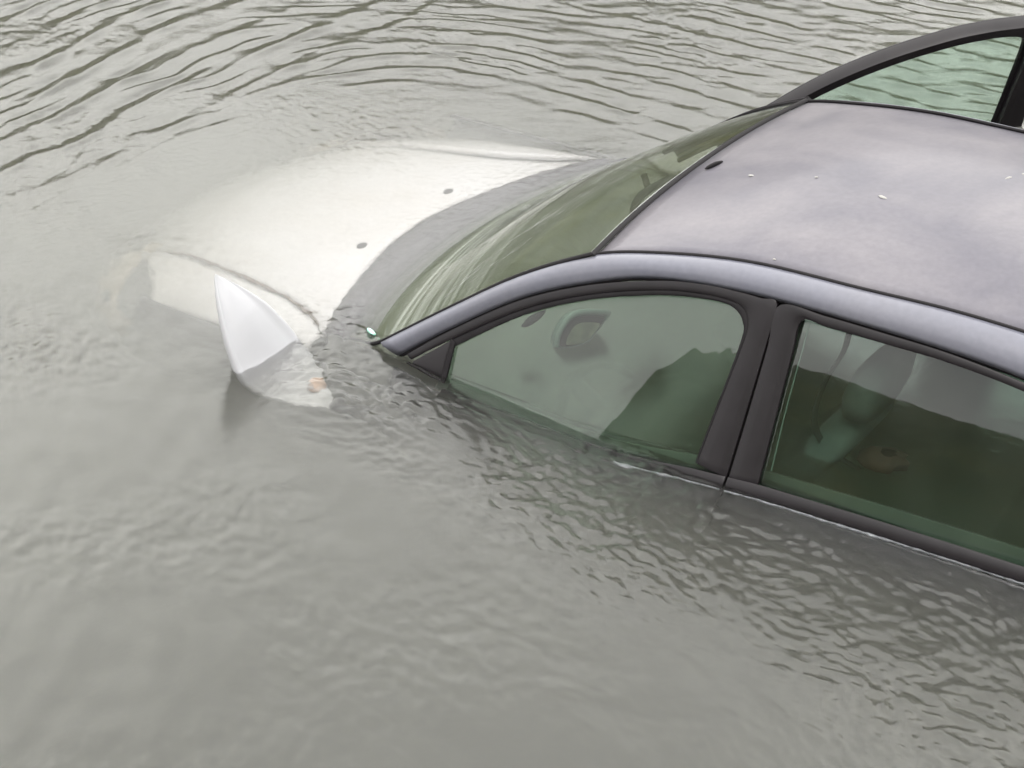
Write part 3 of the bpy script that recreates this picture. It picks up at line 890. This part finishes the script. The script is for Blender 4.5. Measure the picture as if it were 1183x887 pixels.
# ------------------------------------------------------------------ light
w = bpy.data.worlds.new('World'); sc.world = w; w.use_nodes = True
nt = w.node_tree; nt.nodes.clear()
out = N(nt, 'ShaderNodeOutputWorld'); bg = N(nt, 'ShaderNodeBackground', Strength=0.12)
sky = N(nt, 'ShaderNodeTexSky'); sky.sky_type = 'NISHITA'; sky.sun_disc = False
SUN_EL, SUN_AZ = R(58), R(110)       # sun behind cloud, on the near side
sky.sun_elevation = SUN_EL; sky.sun_rotation = R(90) - SUN_AZ
hs = N(nt, 'ShaderNodeHueSaturation', Saturation=0.15, Value=1.0)
nt.links.new(sky.outputs[0], hs.inputs['Color'])
tcw = N(nt, 'ShaderNodeTexCoord')
nz = N(nt, 'ShaderNodeTexNoise', Scale=2.6, Detail=5.0, Roughness=0.6)
nt.links.new(tcw.outputs['Generated'], nz.inputs['Vector'])
cl = ramp(nt, nz.outputs['Fac'], [(0.32, (7.0, 7.0, 7.1)), (0.68, (15.6, 15.5, 14.7))])
# sky lobe added beyond the car to brighten the water, dimmer on the near side
nv = N(nt, 'ShaderNodeVectorMath', operation='NORMALIZE'); nt.links.new(tcw.outputs['Generated'], nv.inputs[0])
bv = Vector((math.cos(R(38))*math.cos(R(-62)), math.cos(R(38))*math.sin(R(-62)), math.sin(R(38))))
dt = N(nt, 'ShaderNodeVectorMath', operation='DOT_PRODUCT'); dt.inputs[1].default_value = bv; nt.links.new(nv.outputs[0], dt.inputs[0])
lb = N(nt, 'ShaderNodeMapRange', interpolation_type='SMOOTHSTEP'); lb.inputs[1].default_value = -0.1; lb.inputs[2].default_value = 1.0; lb.inputs[3].default_value = 0.62; lb.inputs[4].default_value = 1.42
nt.links.new(dt.outputs['Value'], lb.inputs[0])
cm = N(nt, 'ShaderNodeVectorMath', operation='SCALE'); nt.links.new(cl.outputs[0], cm.inputs[0]); nt.links.new(lb.outputs[0], cm.inputs['Scale'])
mx = N(nt, 'ShaderNodeMix', data_type='RGBA'); mx.inputs['Factor'].default_value = 0.85
nt.links.new(hs.outputs[0], mx.inputs['A']); nt.links.new(cm.outputs[0], mx.inputs['B'])
nt.links.new(mx.outputs['Result'], bg.inputs['Color']); nt.links.new(bg.outputs[0], out.inputs[0])
ld = bpy.data.lights.new('sun', 'SUN'); ld.energy = 1.5; ld.angle = R(40); ld.color = (1, .97, .92)
lo = bpy.data.objects.new('sun', ld); COL.objects.link(lo)
sv = Vector((math.cos(SUN_EL)*math.cos(SUN_AZ), math.cos(SUN_EL)*math.sin(SUN_AZ), math.sin(SUN_EL)))
lo.rotation_euler = sv.to_track_quat('Z', 'Y').to_euler()
lo.location = sv*30

# ------------------------------------------------------------------ render
sc.render.engine = 'CYCLES'
sc.view_settings.view_transform = 'Standard'; sc.view_settings.look = 'None'
sc.view_settings.exposure = 1.40; sc.view_settings.gamma = 1.0; sc.view_settings.use_curve_mapping = False
cy = sc.cycles
cy.max_bounces = 14; cy.transmission_bounces = 10; cy.glossy_bounces = 6; cy.transparent_max_bounces = 16; cy.volume_bounces = 3; cy.diffuse_bounces = 4
cy.use_denoising = True
try: cy.denoiser = 'OPENIMAGEDENOISE'
except Exception: pass
